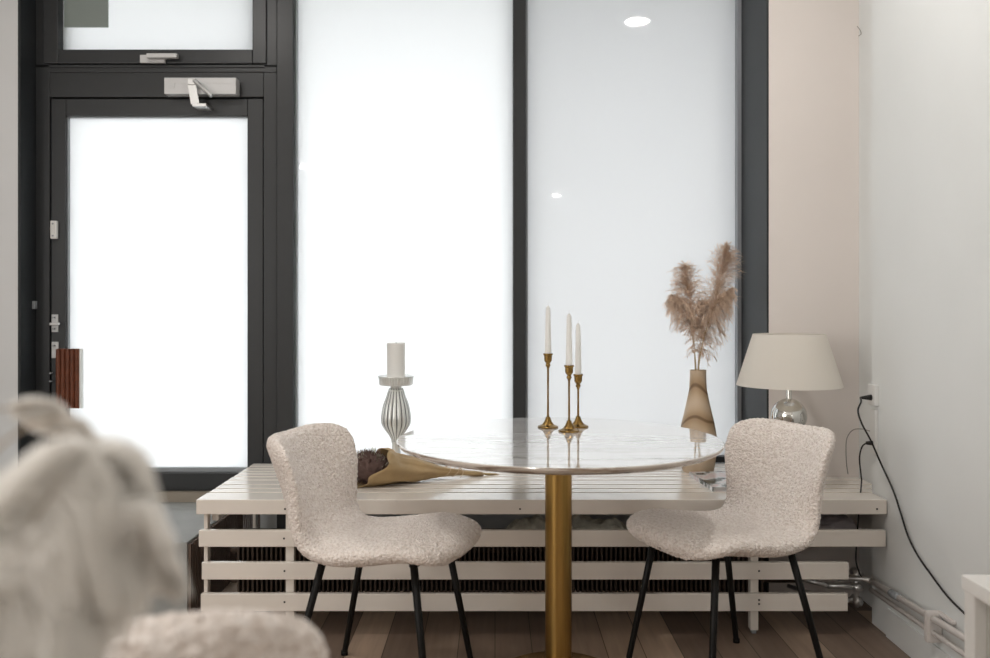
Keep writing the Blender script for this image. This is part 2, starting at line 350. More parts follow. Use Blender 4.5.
# fluted reddish wooden pull block on the leaf
bm = bmesh.new(); px0, px1 = at(54,0,3.72).x, at(77.5,0,3.72).x; z0, z1 = at(0,409,3.72).z, at(0,349,3.72).z
add_box(bm, px0, px1, 3.74, 3.762, z0, z1, .002)
for k in range(5):
    xx = px0+(k+.5)*(px1-px0)/5; add_tube(bm, [(xx, 3.738, z0+.002), (xx, 3.738, z1-.002)], .0105, 10)
pl = obj('pull_handle', bm, M_redwood, leaf, True); edge_split(pl); pl['label'] = 'reddish brown fluted wooden pull block'
bm = bmesh.new(); add_box(bm, px1, px1+.006, 3.735, 3.762, z0, z1, .001); obj('handle_edge', bm, M_whiteplastic, leaf)
bm = bmesh.new(); add_tube(bm, [(px0+.02,3.76,z1-.05),(px0+.02,3.808,z1-.05)], .008); add_tube(bm, [(px0+.02,3.76,z0+.05),(px0+.02,3.808,z0+.05)], .008); obj('standoff', bm, M_steel, leaf, True)
# windows
def window(i, gx0, gx1, m, fr):
    w_ = bpy.data.objects.new('window_%d' % i, None); C.objects.link(w_); struct(w_)
    frame_obj('window_frame', fr, M_frame, w_)
    box('glass_pane', gx0-.006*(i == 1), gx1, 3.836, 3.842, .485, ZT-.05, m, w_)
    return w_
zb0, zb1 = .44, wz(456.5)
w1 = window(1, wx(295), wx(513), M_glassA, [(wx(295.1), wx(508), 3.80, 3.90, zb0, zb1), (wx(295.1), wx(508), 3.80, 3.90, ZT-.06, ZT), (wx(513,3.77), wx(526,3.77), 3.77, 3.90, zb0, ZT)])
frame_obj('glass_seal', [(wx(295.2), wx(296.6), 3.81, 3.835, zb1, ZT-.06)], M_alu, w1, .001)
w2 = window(2, wx(526), wx(738), M_glassB, [(wx(526.2), XPR-.005, 3.80, 3.90, zb0, zb1), (wx(526.2), XPR-.005, 3.80, 3.90, ZT-.06, ZT)])
frame_obj('glass_seal', [(wx(526.2), wx(528), 3.80, 3.835, zb1, ZT-.06), (wx(737.5), XPR-.005, 3.80, 3.90, zb1, ZT-.06), (wx(526.2), wx(737.4), 3.795, 3.80, .462, .474)], M_alu, w2, .001)
# outdoors: pavement and an unseen canopy added to dim the tops of the panes
struct(box('floor_outside', -12, 12, 4.0, 16, -.25, -.15, M_pave))
struct(box('added_canopy', -3.4, 4.0, 4.0, 5.0, 2.85, 2.95, M_out))
# ------------------------------------------------------------------ ceiling lights
dl0 = None
for i, (x, y) in enumerate(downlights):
    if i == 0:
        dl0 = thing('ceiling_light', 'x', 'ceiling light', (x, y, CEIL))
        bm = bmesh.new(); add_lathe(bm, [(.075,-.001),(.095,-.001),(.092,-.008),(.078,-.008)], 28); obj('trim_ring', bm, M_whiteplastic, dl0, True)
        lathe('lens', [(.073,-.002),(.073,-.004)], M_lens, dl0, 28, smooth=False); o = dl0
    else:
        o = dl0.copy(); C.objects.link(o); o.location = (x, y, CEIL)
        for ch in list(dl0.children):
            c = ch.copy(); C.objects.link(c); c.parent = o
    o['label'] = 'round recessed white downlight in the ceiling'; o['group'] = 'recessed ceiling downlights'
    l = area_light('downlight_glow', (x, y, CEIL-.012), (0,0,0), .14, .14, DOWN_W, (1,.965,.925), 'DISK')
# ------------------------------------------------------------------ slatted bench
bench = thing('slatted_bench', 'long off-white painted slatted wooden bench under the windows', 'bench', (.164, 3.06, 0))
def bpart(name, x0, x1, y0, y1, z0, z1, m=M_bench, bev=.003):
    return box(name, x0-.164, x1-.164, y0-3.06, y1-3.06, z0, z1, m, bench, bev)
BL, BR = -1.0495, 1.376
bpart('top_slat', BL, BR, 3.04, 3.156, .428, .480)
ys = [(3.166,3.225),(3.236,3.296),(3.307,3.379),(3.391,3.445)]
for a, b in ys: bpart('top_slat', BL+.004, XR2-.005, a, b, .436, .480)
for a, b in [(3.456,3.50),(3.510,3.556),(3.566,3.612),(3.622,3.67),(3.682,3.74)]: bpart('top_slat', BL+.006, XPR-.012, a, b, .436, .480)
def bx_(px): return (px-CX)*3.04/F_PX
bpart('front_slat', bx_(198.5), bx_(886), 3.04, 3.062, .314, .372)
bpart('front_slat', bx_(201.5), bx_(849), 3.04, 3.062, .199, .259)
bpart('front_slat', bx_(200.5), bx_(848), 3.04, 3.062, .088, .149)
for (a, b) in ((201.5,205.5),(284,292.5),(752.5,760.5)):
    bpart('post', bx_(a), bx_(b), 3.063, 3.095, .012, .428 if 1 else 0)
    bpart('post', bx_(a), bx_(b), 3.68, 3.712, .012, .436)
    bpart('foot', bx_(a)+.006, bx_(b)-.006 if b-a > 5 else bx_(b)-.003, 3.067, 3.09, 0, .012, M_alu, .002)
    bpart('foot', bx_(a)+.006, bx_(b)-.006 if b-a > 5 else bx_(b)-.003, 3.684, 3.708, 0, .012, M_alu, .002)
for x in (-1.0, -.70, .94): bpart('cross_beam', x-.012, x+.012, 3.096, 3.67 if x < 1 else 3.44, .392, .4355)
for (a, b) in ((285,509),(284,538.5),(284.5,571),(284.5,602),(759,537),(759,571),(759,604),(759,600),(520,509),(877,509)):
    p = at(a, b, 3.04); box('screw', p.x-.164-.003, p.x-.164+.003, -.0212, -.0195, p.z-.003, p.z+.003, M_dark, bench)
# radiator behind the slats
rad = thing('radiator', 'long low dark brown finned radiator behind the bench slats', 'radiator', (.02, 3.32, 0))
bm = bmesh.new()
for k in range(112):
    x = -1.0+.012+k*.0178; add_box(bm, x-.0035, x+.0035, -.055, .055, .075, .262)
o = obj('fin_row', bm, M_fin, rad)
for z in (.11, .225):
    tube('heating_tube', [(-1.03,0,z),(1.15,0,z)], .011, M_fin, rad, sp=False)
box('top_rail', -1.0, 1.0, -.058, .058, .262, .292, M_fin, rad, .004)
box('back_plate', -1.0, 1.0, .058, .07, .05, .29, M_dark, rad)
for x in (-.9, .9): box('foot', x-.03, x+.03, -.04, .04, 0, .076, M_dark, rad)
# folded cloths under the bench
def heap(name, x0, x1, y0, y1, z, h, m, label, seed, cat='cloth'):
    bm = bmesh.new(); nx, ny = 90, 24; t = []; 
    cx, cy = (x0+x1)/2, (y0+y1)/2
    for j in range(ny+1):
        row = []
        for i in range(nx+1):
            u, v = i/nx, j/ny; x = x0+(x1-x0)*u; y = y0+(y1-y0)*v
            e = min(1, 9*min(u,1-u), 4*min(v,1-v))**.5
            n1 = noise.noise(Vector((x*14+seed, y*60, seed))); n2 = noise.noise(Vector((x*40, y*90, seed+4)))
            row.append(bm.verts.new((x-cx+.01*n2, y-cy+.012*n1, h*e*(.62+.5*n1+.22*n2)+.001)))
        t.append(row)
    for j in range(ny):
        for i in range(nx): bm.faces.new((t[j][i], t[j][i+1], t[j+1][i+1], t[j+1][i]))
    # underside
    bt = [[bm.verts.new((v.co.x, v.co.y, 0)) for v in (r[0], r[-1])] for r in (t[0], t[-1])]
    bm.faces.new((bt[0][0], bt[1][0], bt[1][1], bt[0][1]))
    bm.faces.new([v for v in t[0]]+[bt[0][1], bt[0][0]]); bm.faces.new([v for v in t[-1]]+[bt[1][1], bt[1][0]])
    bm.faces.new([r[0] for r in t]+[bt[1][0], bt[0][0]]); bm.faces.new([r[-1] for r in t]+[bt[1][1], bt[0][1]])
    o = obj(name, bm, m, None, True, (cx, cy, z)); return tag(o, label, cat)
heap('folded_cloth', .045, .51, 3.262, 3.375, .2925, .066, M_cloth, 'crumpled grey-green cloth on the radiator below the bench top behind the brass column', 3.1)
heap('folded_cloth', 1.12, 1.36, 3.20, 3.40, .322, .055, M_bag, 'mauve-grey cloth bundle under the right end of the bench beside the wall', 8.3)
box('shelf_board', 1.10-.164, 1.376-.164, .10, .37, .308, .321, M_bench, bench, .002)
# ------------------------------------------------------------------ dining chairs
def ss(a, b, x):
    t = max(0, min(1, (x-a)/(b-a))); return t*t*(3-2*t)
def chair_shell(bm):
    # profile of the mid-thickness line, +Y forward, from the seat's front edge to the top of the back
    prof = [(.270,.446),(.24,.464),(.14,.464),(.04,.449),(-.045,.437),(-.115,.436),(-.170,.450),(-.212,.484),(-.242,.536),(-.271,.60),(-.299,.67),(-.325,.73),(-.342,.767)]
    P = spline([Vector((0, a, b)) for a, b in prof], 5); n = len(P)
    L = [0]
    for a, b in zip(P, P[1:]): L.append(L[-1]+(b-a).length)
    T = L[-1]; rings = []; K = 40
    for i, p in enumerate(P):
        s = L[i]/T
        t = (P[min(i+1,n-1)]-P[max(i-1,0)]).normalized(); N = Vector((0, -t.z, t.y))
        if N.z < 0 and s < .4: N = -N
        # N points up on the seat / forward on the back
        N = Vector((0, t.z, -t.y)) if False else Vector((0, t.z, -t.y))
        ds, de = L[i], T-L[i]
        wdt = .226*(1-.09*ss(.38,.56,s)*(1-ss(.62,.92,s))) - .012*ss(.0,.3,1-s)*0
        r = .13; 
        if ds < r: wdt *= (1-(1-(ds+.004)/(r+.004))**2.3)**(1/2.3)
        r2 = .105
        if de < r2: wdt *= (1-(1-(de+.004)/(r2+.004))**2.6)**(1/2.6)
        th = .040-.004*ss(.5,.9,s)
        if ds < .035: th *= max(.25, (1-(1-ds/.035)**2)**.5)
        if de < .035: th *= max(.25, (1-(1-de/.035)**2)**.5)
        back = ss(.52,.82,s)
        curv = .016+.085*back
        ring = []
        for k in range(K):
            a = 2*PI*k/K; c, sn = math.cos(a), math.sin(a)
            u = math.copysign(abs(c)**.75, c); q = math.copysign(abs(sn)**.85, sn)
            off = curv*(u*wdt/.226)**2
            if s < .3: off -= .025*(1-ss(0,.22,s))*(u*wdt/.226)**2
            ring.append(bm.verts.new(p+Vector((u*wdt,0,0))-N*off*0+(-N)*(-off)*0+N*(-1)*(q*th)*0+N2(N, q*th+off)))
        rings.append(ring)
    for a, b in zip(rings, rings[1:]):
        for k in range(K): bm.faces.new((a[k], a[(k+1)%K], b[(k+1)%K], b[k]))
    bm.faces.new(rings[0][::-1]); bm.faces.new(rings[-1])
def N2(N, h):
    # upward / forward normal
    n = -N if N.z < 0 or (abs(N.z) < .35 and N.y < 0) else N
    return n*h
def make_chair():
    t = thing('dining_chair', 'x', 'chair')
    bm = bmesh.new(); chair_shell(bm); sh = obj('upholstered_shell', bm, M_boucle, t, True)
    md = sh.modifiers.new('sub', 'SUBSURF'); md.levels = 3; md.render_levels = 3
    tx = bpy.data.textures.new('boucle_tex', 'CLOUDS'); tx.noise_scale = .008; tx.noise_depth = 1
    dm = sh.modifiers.new('loops', 'DISPLACE'); dm.texture = tx; dm.strength = .006; dm.mid_level = .5
    for (sx, sy) in ((1,1),(-1,1),(1,-1),(-1,-1)):
        top = Vector((.149*sx, .146 if sy > 0 else -.129, .435)); ft = Vector((.208*sx, .213 if sy > 0 else -.23, .004))
        d = ft-top
        bm = bmesh.new(); add_tube(bm, [top, top+d*.5, top+d*.98, ft], [.0115,.0105,.0095,.0095], 12); add_tube(bm, [ft-Vector((0,0,.004)), ft+Vector((0,0,.010))], .0115, 12); obj('leg', bm, M_black, t, True)
    bm = bmesh.new(); 
    for y in (.146,-.129): add_box(bm, -.155, .155, y-.012, y+.012, .424, .434, .002)
    add_box(bm, -.012, .012, -.129, .146, .4345, .440, .001)
    obj('under_frame', bm, M_black, t); return t
chair0 = make_chair()
# local +Y = forward ; world forward for the chairs
def place_chair(X, D, fx, fy, label, src=None):
    if src is None: c = chair0
    else:
        c = chair0.copy(); C.objects.link(c)
        for ch in list(chair0.children):
            k = ch.copy(); C.objects.link(k); k.parent = c
    c.location = (X, D, 0); c.rotation_euler = (0, 0, math.atan2(-fx, fy)); c['label'] = label; c['group'] = 'boucle dining chairs round the table'
    return c
place_chair(-.332, 2.621, math.cos(.26), -math.sin(.26), 'cream boucle dining chair with black legs, left of the marble table facing right')
place_chair(.710, 2.702, -math.cos(.43), -math.sin(.43), 'cream boucle dining chair with black legs, right of the table in front of the lamp', 1)
fgc = place_chair(-.378, 1.116, .15, .99, 'blurred cream boucle chair back in the bottom left foreground, beside the feathers', 1); fgc.scale = (1.13, 1.13, 1.142)
# ------------------------------------------------------------------ table
TX, TY = .197, 2.69
table = thing('round_table', 'round white marble dining table on a single brass column', 'table', (TX, TY, 0))
lathe('tabletop', [(.478,.728),(.492,.735),(.499,.7425),(.5,.747),(.4985,.7492),(.497,.75)], M_marble, table, 128)
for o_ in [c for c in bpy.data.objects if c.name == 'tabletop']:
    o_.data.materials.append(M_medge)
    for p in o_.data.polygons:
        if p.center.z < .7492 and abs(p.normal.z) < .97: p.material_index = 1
lathe('column', [(.0415,.015),(.0415,.722)], M_brass, table, 64)
lathe('mounting_plate', [(.11,.720),(.11,.7275)], M_black, table, 48)
lathe('base_plate', [(.192,0),(.195,.002),(.195,.008),(.190,.0125),(.045,.015)], M_brass_dark, table, 96)
# ------------------------------------------------------------------ brass candlesticks and taper candles
def candlestick(x, y, zc, lab):
    t = thing('candlestick', lab, 'candlestick', (x, y, .75), 0, 'brass candlesticks on the marble table')
    h = zc-.75
    lathe('base', [(.034,0),(.0355,.002),(.034,.005),(.028,.007),(.020,.011),(.013,.020),(.009,.030),(.0075,.036)], M_brass_dark, t, 40)
    lathe('stem', [(.0045,.034),(.0036,.045),(.0033,h*.5),(.0036,h-.052),(.0055,h-.046)], M_brass_dark, t, 16)
    lathe('cup', [(.005,h-.047),(.009,h-.040),(.006,h-.034),(.0095,h-.030),(.0130,h-.024),(.0135,h-.008),(.0165,h-.004),(.0165,h),(.0125,h),(.0118,h-.01)], M_brass_dark, t, 32)
def taper(x, y, z0, z1, lab):
    t = thing('taper_candle', lab, 'candle', (x, y, z0-.008), 0, 'white taper candles'); h = z1-z0
    lathe('wax', [(.0108,0),(.0112,.01),(.0095,h*.5),(.0078,h*.93),(.0068,h-.004),(.0028,h+.003)], M_candle, t, 24)
    tube('wick', [(0,0,h+.002),(.0008,0,h+.009),(.001,0,h+.014)], .0009, M_pages, t, 6, False)
for (x, y, zc, zt, w1_, w2_) in ((.179,2.925,1.0,1.166,'left-hand, tallest','the left-hand, tallest candlestick'),(.242,2.83,.967,1.140,'middle, frontmost','the middle, frontmost candlestick'),(.282,2.937,.929,1.106,'right-hand, shortest','the right-hand, shortest candlestick')):
    candlestick(x, y, zc, 'thin brass candlestick, %s of the three on the marble table' % w1_)
    taper(x, y, zc, zt, 'white taper candle standing in %s' % w2_)
# ------------------------------------------------------------------ pillar candle on ribbed holder
hx, hy = (396-CX)*3.60/F_PX, 3.60
sc = 3.60/F_PX
def hz(py): return CAM_Z-(py-CY)*sc-.48
ph = thing('candle_holder', 'ribbed silver glass candle holder on the bench behind the left chair', 'candle holder', (hx, hy, .48))
lathe('foot', [(.052,0),(.054,.006),(.048,.014),(.030,.024),(.022,.040),(.017,hz(449)),(.016,hz(444)),(.019,hz(441.5))], M_ribbed, ph, 48)
bm = bmesh.new(); prof = [(19,441.5),(21,439),(33,434),(46,430),(60,424),(63,418),(60,412),(53,404),(42,397),(34,391),(30,388)]
prof = [(r*.001, hz(p)) for r, p in prof]
P = spline([Vector((a, b, 0)) for a, b in prof], 3)
add_lathe(bm, [(p.x, p.y) for p in P], 144, mod=lambda a, z: 1-.085*(1-abs(math.sin(a*9))**.7))
bd = obj('ribbed_body', bm, M_ribbed, ph, True); bd.data.materials.append(M_groove)
for p in bd.data.polygons:
    a = math.atan2(p.center.y, p.center.x)
    if abs(math.sin(a*9)) < .36: p.material_index = 1
lathe('neck', [(.028,hz(393)),(.033,hz(390)),(.024,hz(388)),(.021,hz(385)),(.035,hz(383)),(.037,hz(381)),(.025,hz(379)),(.03,hz(378))], M_ribbed, ph, 48)
lathe('dish', [(.040,hz(385.5)),(.066,hz(385)),(.070,hz(384)),(.073,hz(377.5)),(.075,hz(376.5)),(.074,hz(375.5)),(.060,hz(376.5)),(.05,hz(377))], M_ribbed, ph, 144, mod=lambda a, z: 1-.035*(abs(math.sin(a*18))<.5)*(hz(384)<=z<=hz(377)))
pc = thing('pillar_candle', 'thick white pillar candle on the ribbed silver holder', 'candle', (hx, hy, .48+hz(376.9)+.0008))
hh = (376.9-343)*sc
lathe('wax', [(.037,0),(.0385,.002),(.0385,hh-.004),(.037,hh),(.03,hh-.002),(.004,hh-.006)], M_candle, pc, 48)
tube('wick', [(0,0,hh-.006),(.001,0,hh+.003)], .001, M_rubber, pc, 6, False)
# ------------------------------------------------------------------ wooden vase and pampas
vx, vy, vs = (698-CX)*3.56/F_PX, 3.56, 3.56/F_PX
def vz(py): return CAM_Z-(py-CY)*vs
vase = thing('wooden_vase', 'tall turned wooden vase with wavy grain on the bench right of the table', 'vase', (vx, vy, .48))
pr = [(.060,0),(.063,.004),(.068,.03),(.0735,.07),(.0765,.115),(.074,.155),(.066,.20),(.054,.25),(.043,.30),(.036,.335),(.0335,.38),(.0330,vz(370)-.48),(.029,vz(370)-.48),(.028,.33)]
lathe('vase_body', pr, M_vase, vase, 64)
rr_ = random.Random(11)
def plume(name, shaft, wmax, n, m, label, group, down=.5, ln=.07, wd=.0011, seed=1, start=.35, cat='pampas grass', stem_r=.0022, mstem=M_stem):
    r = random.Random(seed); P = spline(shaft, 10); root = thing(name, label, cat, tuple(P[0]), 0, group); o0 = Vector(P[0])
    P = [p-o0 for p in P]; nP = len(P)
    bm = bmesh.new(); add_tube(bm, P, [stem_r*(1-.75*i/nP) for i in range(nP)], 6); obj('stem', bm, mstem, root, True)
    V, Fc = [], []
    nb = n//14
    for kb in range(nb):
        s = start+(1-start)*r.random()**.85; i = min(nP-2, int(s*(nP-1))); f_ = s*(nP-1)-i
        p = P[i].lerp(P[i+1], f_); t = (P[i+1]-P[i]).normalized(); q = (s-start)/(1-start)
        a = r.random()*2*PI; n1 = t.orthogonal().normalized(); n2 = t.cross(n1)
        rad = (n1*math.cos(a)+n2*math.sin(a))
        env = (math.sin(PI*min(1, q*.80+.17))**.6)*(.6+.6*r.random())
        L0 = ln*env; d0 = (t*.8+rad*(wmax/ln)*(.4+r.random())).normalized()
        # a branchlet and the fine hairs along it
        bp = [p.copy()]; d = d0.copy(); c = p.copy()
        for j in range(5):
            d = (d+Vector((r.gauss(0,.12), r.gauss(0,.12), -down*.32))).normalized(); c = c+d*L0/5; bp.append(c.copy())
        for h in range(16):
            u = r.random()*.95; jj = min(4, int(u*5)); q0 = bp[jj].lerp(bp[jj+1], u*5-jj); dd = (bp[jj+1]-bp[jj]).normalized()
            dd = (dd+Vector((r.gauss(0,.45), r.gauss(0,.45), r.gauss(0,.35)-.1))).normalized(); l2 = L0*(.18+.25*r.random()); side = Vector((r.gauss(0,1), r.gauss(0,1), r.gauss(0,.4))).normalized(); b = len(V)
            m1 = q0+dd*l2*.5; m2 = m1+(dd+Vector((0,0,-.5*down))).normalized()*l2*.5
            for pp, ww in ((q0, wd), (m1, wd*.8), (m2, wd*.25)): V.append(pp+side*ww); V.append(pp-side*ww)
            Fc.append((b, b+1, b+3, b+2)); Fc.append((b+2, b+3, b+5, b+4))
    ribbon_obj('plume', V, Fc, m, root); return root
pg = 'pampas stems in the wooden vase'
def vp(px, py, dy=0): p = at(px, py, 3.56+dy); p.y = 3.56+dy; return p
B = Vector((vx, vy, .80))
plume('pampas_grass', [B+Vector((.004,0,0)), vp(699,366), vp(706,330,.0), vp(716,295,.01), vp(723,268,.02), vp(727,247,.02)], .05, 5200, M_pampas, 'tall pampas plume leaning right, highest in the vase', pg, .55, .085, seed=3, start=.42)
plume('pampas_grass', [B+Vector((-.005,-.003,0)), vp(695,366,-.01), vp(694,340,-.01), vp(691,310,-.02), vp(687,285,-.02), vp(684,266,-.02)], .05, 4600, M_pampas, 'pampas plume leaning left in the wooden vase', pg, .7, .085, seed=4, start=.42)
plume('pampas_grass', [B+Vector((.005,-.004,0)), vp(699,366,-.02), vp(702,345,-.05), vp(710,318,-.05), vp(718,300,-.06), vp(731,288,-.05)], .05, 4600, M_pampas, 'pampas plume bending low to the right in the wooden vase', pg, 1.4, .09, seed=5, start=.30)
plume('pampas_grass', [B+Vector((-.004,.004,0)), vp(696,366,.01), vp(693,340,.0), vp(687,315,-.02), vp(680,300,-.04), vp(673,296,-.05)], .045, 4000, M_pampas, 'short pampas plume drooping left in the wooden vase', pg, 1.3, .08, seed=6, start=.45)
plume('pampas_grass', [B+Vector((.0,.004,0)), vp(698,366,.02), vp(701,340,.03), vp(702,318,.02), vp(703,300,.01)], .045, 3000, M_pampas, 'central pampas plume between the tall ones in the wooden vase', pg, 1.1, .07, seed=7, start=.48)
# ------------------------------------------------------------------ magazine
mz = thing('magazine', 'glossy magazine lying on the bench between the vase and the right chair', 'magazine', (.90, 3.33, .4802), math.radians(4))
box('pages', -.108, .108, -.145, .145, .0015, .014, M_pages, mz, .001)
bm = bmesh.new(); add_box(bm, -.112, .112, -.149, .149, 0, .0014); add_box(bm, -.112, .112, -.149, .149, .0141, .0156); add_box(bm, -.1125, -.1085, -.149, .149, .0, .0156)
obj('cover', bm, M_cover, mz)
# ------------------------------------------------------------------ table lamp
lx, ly = (789-CX)*3.25/F_PX, 3.25
lamp = thing('table_lamp', 'table lamp with cream drum shade and chrome ball base on the bench', 'lamp', (lx, ly, .48))
lathe('lamp_base', [(.065,0),(.067,.004),(.062,.014),(.022,.022),(.014,.04),(.013,.16),(.018,.185),(.014,.20)], M_chrome, lamp, 48)
prof = [(max(.012, .066*math.sin(PI*k/20)), .267-.066*math.cos(PI*k/20)) for k in range(1, 20)]
lathe('chrome_ball', prof, M_chrome, lamp, 48)
lathe('lamp_neck', [(.010,.33),(.010,.40),(.014,.405),(.014,.44),(.008,.445)], M_chrome, lamp, 24)
bm = bmesh.new(); n = 96; z0, z1 = CAM_Z-(385.5-306)*ly/F_PX-.48, CAM_Z-(334-306)*ly/F_PX-.48; rb, rt = .1915, .131
rg = []
for (r, z) in ((rb, z0), (rt, z1), (rt-.002, z1), (rb-.002, z0)):
    rg.append([bm.verts.new((r*math.cos(2*PI*k/n), r*math.sin(2*PI*k/n), z)) for k in range(n)])
for q in range(4):
    a, b = rg[q], rg[(q+1)%4]
    for k in range(n): bm.faces.new((a[k], a[(k+1)%n], b[(k+1)%n], b[k]))
sh = obj('lamp_shade', bm, M_shade, lamp, True); edge_split(sh)
bm = bmesh.new()
for k in range(3):
    a = 2*PI*k/3+.3; add_tube(bm, [(0,0,z1-.03),(math.cos(a)*(rt-.004), math.sin(a)*(rt-.004), z1-.008)], .0015, 6)
add_tube(bm, [(0,0,.44),(0,0,z1-.028)], .003, 8)
obj('shade_carrier', bm, M_steel, lamp, True)
# ------------------------------------------------------------------ kraft bouquet
A0, A1 = Vector((-.465, 3.28, .549)), Vector((-.05, 3.47, .487))
bq = thing('paper_bouquet', 'dried flower bouquet wrapped in brown kraft paper lying on the bench', 'bouquet', (A0.x, A0.y, .48))
ax = (A1-A0); LL = ax.length; t = ax.normalized(); sd = t.cross(Vector((0,0,1))).normalized(); up = sd.cross(t)
off = Vector((A0.x, A0.y, .48))
bm = bmesh.new(); rings = []; nr, na = 34, 56
for i in range(nr+1):
    s = i/nr; c = A0.lerp(A1, s)
    rad = .014+.082*(1-ss(-.1,.85,s)); hgt = .010+.066*(1-ss(-.1,.85,s)); hgt = min(hgt, c.z-.4805 if s > .15 else hgt)
    ring = []
    for k in range(na):
        a = 2*PI*k/na; w_ = 1+.10*math.sin(3*a+s*7)*(1-s)+.06*math.sin(7*a+s*3)+.10*noise.noise(Vector((math.cos(a)*3, math.sin(a)*3, s*9)))+.05*noise.noise(Vector((math.cos(a)*9, math.sin(a)*9, s*16)))
        p = c+sd*math.cos(a)*rad*w_+up*math.sin(a)*hgt*w_
        if i == 0: p += t*(-.035+.05*math.sin(a*1+.6)+.012*math.sin(5*a))*-1 if False else t*(.055*math.sin(a)+.012*math.sin(5*a))
        elif i < 8: p += t*(.055*math.sin(a))*(1-i/8)
        p.z = max(p.z, .4806+.0006*math.sin(k)); ring.append(bm.verts.new(p-off))
    rings.append(ring)
for a, b in zip(rings, rings[1:]):
    for k in range(na): bm.faces.new((a[k], a[(k+1)%na], b[(k+1)%na], b[k]))
pw = obj('kraft_wrap', bm, M_kraft, bq, True)
md = pw.modifiers.new('thick', 'SOLIDIFY'); md.thickness = .0012; md.offset = -1
# twine bands
for s, rr2 in ((.66,.030),(.74,.026)):
    c = A0.lerp(A1, s)+Vector((0,0,.004)); pts = []
    for k in range(25):
        a = 2*PI*k/24; p = c+sd*math.cos(a)*rr2*1.05+up*math.sin(a)*(rr2*.72)+t*.012*math.sin(a); p.z = max(p.z, .4825); pts.append(p-off)
    tube('twine', pts, .0016, M_twine, bq, 6, False)
c = A0.lerp(A1, .7)-off
tube('twine', [c+Vector((0,0,.028)), c+Vector((.03,-.015,.024)), c+Vector((.05,-.03,.006)), c+Vector((.04,-.05,-.012))], .0016, M_twine, bq, 6)
# stems ends
for k in range(9):
    a = R.random()*6.28; p = A0.lerp(A1, .93)-off+sd*.008*math.cos(a)+up*.004*math.sin(a)
    tube('stem', [p, p+t*(.08+.03*R.random())+sd*R.uniform(-.012,.012)], .0018, M_stem, bq, 6, False)
# flower heads: dense brown tufts with pale sprigs
def tuft(name, cen, rad, n, m, ln, wd, seed, dirn=None):
    r = random.Random(seed); V, Fc = [], []
    for k in range(n):
        d = Vector((r.gauss(0,1), r.gauss(0,1), r.gauss(0,1))).normalized()
        p = cen+Vector((d.x*rad[0], d.y*rad[1], d.z*rad[2]))*(.55+.35*r.random()); dd = (d+(dirn or Vector((0,0,0)))+Vector((r.gauss(0,.4),)*3)).normalized(); s_ = dd.orthogonal().normalized()*wd; b = len(V)
        q = p+dd*ln*(.5+r.random()*.7)
        for v in (p+s_, p-s_, q-s_*.3, q+s_*.3):
            v.z = max(v.z, .003); V.append(v)
        Fc.append((b, b+1, b+2, b+3))
    return ribbon_obj(name, V, Fc, m, bq)
bm = bmesh.new(); bmesh.ops.create_icosphere(bm, subdivisions=4, radius=1)
cc = A0-t*.005+Vector((0,0,0))-off
for v in bm.verts:
    n_ = 1+.10*noise.noise(v.co*7)
    l = Vector((v.co.x*.075, v.co.y*.062, v.co.z*.056))*n_; v.co = cc+t*l.x+sd*l.y+up*l.z
    v.co.z = max(v.co.z, .002)
obj('flower_mass', bm, M_driedbrown, bq, True)
tuft('dried_flowers', cc-t*.01, (.082,.068,.066), 3600, M_driedbrown, .016, .0013, 21, -t*.3)
tuft('pale_sprigs', cc-t*.005+Vector((0,0,.012)), (.07,.06,.058), 260, M_driedpale, .020, .0022, 22, Vector((0,-.2,.6)))
# ------------------------------------------------------------------ wall sockets, cords, pipes
ps = thing('power_strip', 'white power strip on the wall corner beside the lamp', 'power strip', (XR, 3.14, .70))
box('strip_body', -.012, 0, -.022, .022, -.075, .085, M_whiteplastic, ps, .003)
box('socket', -.016, 0, -.03, .03, .10, .175, M_whiteplastic, ps, .003)
cd = thing('power_cord', 'long black cable drooping down the right wall from the upper plug', 'cord', (XR-.016, 3.14, at(0,397.5,3.14).z))
o0 = Vector(cd.location)
zp = at(0,397.5,3.14).z
bm = bmesh.new(); add_tube(bm, [(-.040,0,-.001),(-.012,0,0),(0,0,0)], [.004,.009,.011], 10); obj('plug', bm, M_rubber, cd, True)
pts = [(XR-.055,3.14,zp-.001)]+[tuple(at(px, py, d)) for px, py, d in ((861,402,3.10),(858,411,3.09),(862,424,3.08),(871,441,3.06))]
for px, py in ((882,466),(893,490),(901,514),(908,536),(918,556),(932,576),(948,597),(966,615)):
    d = (XR-.008)*F_PX/(px-CX); pts.append(tuple(at(px, py, d)))
pts = [pts[0]]+pts[1:]
tube('cable', [Vector(p)-o0 for p in pts], .0032, M_cord, cd, 8)
c2 = thing('power_cord', 'short black cable from the lower plug down behind the bench', 'cord', (XR-.012, 3.14, at(0,443,3.14).z)); o0 = Vector(c2.location)
bm = bmesh.new(); add_tube(bm, [(-.022,0,0),(0,0,0)], [.006,.009], 10); obj('plug', bm, M_rubber, c2, True)
tube('cable', [Vector((-.022,0,0)), at(862,447,3.14)-o0, at(859.5,458,3.155)-o0, at(861,475,3.160)-o0, at(861.5,483,3.161)-o0, Vector((at(859,0,3.161).x,3.161,.42))-o0, Vector((at(857,0,3.17).x,3.17,.31))-o0, at(856,560,3.12)-o0, at(859,572,3.13)-o0, at(863,580,3.13)-o0], .0028, M_cord, c2, 8)
c3 = tube('lamp_wire', [Vector((XR-.012,3.16,.0))+Vector((0,0,at(0,431,3.16).z)), at(862,429,3.2), at(853,430,3.25), at(847,438,3.28), at(846,450,3.3), at(846.5,463,3.32), at(848,474,3.34)], .0018, M_greywire, None, 8)
tag(c3, 'thin grey wire arching from the wall strip down towards the bench', 'wire')
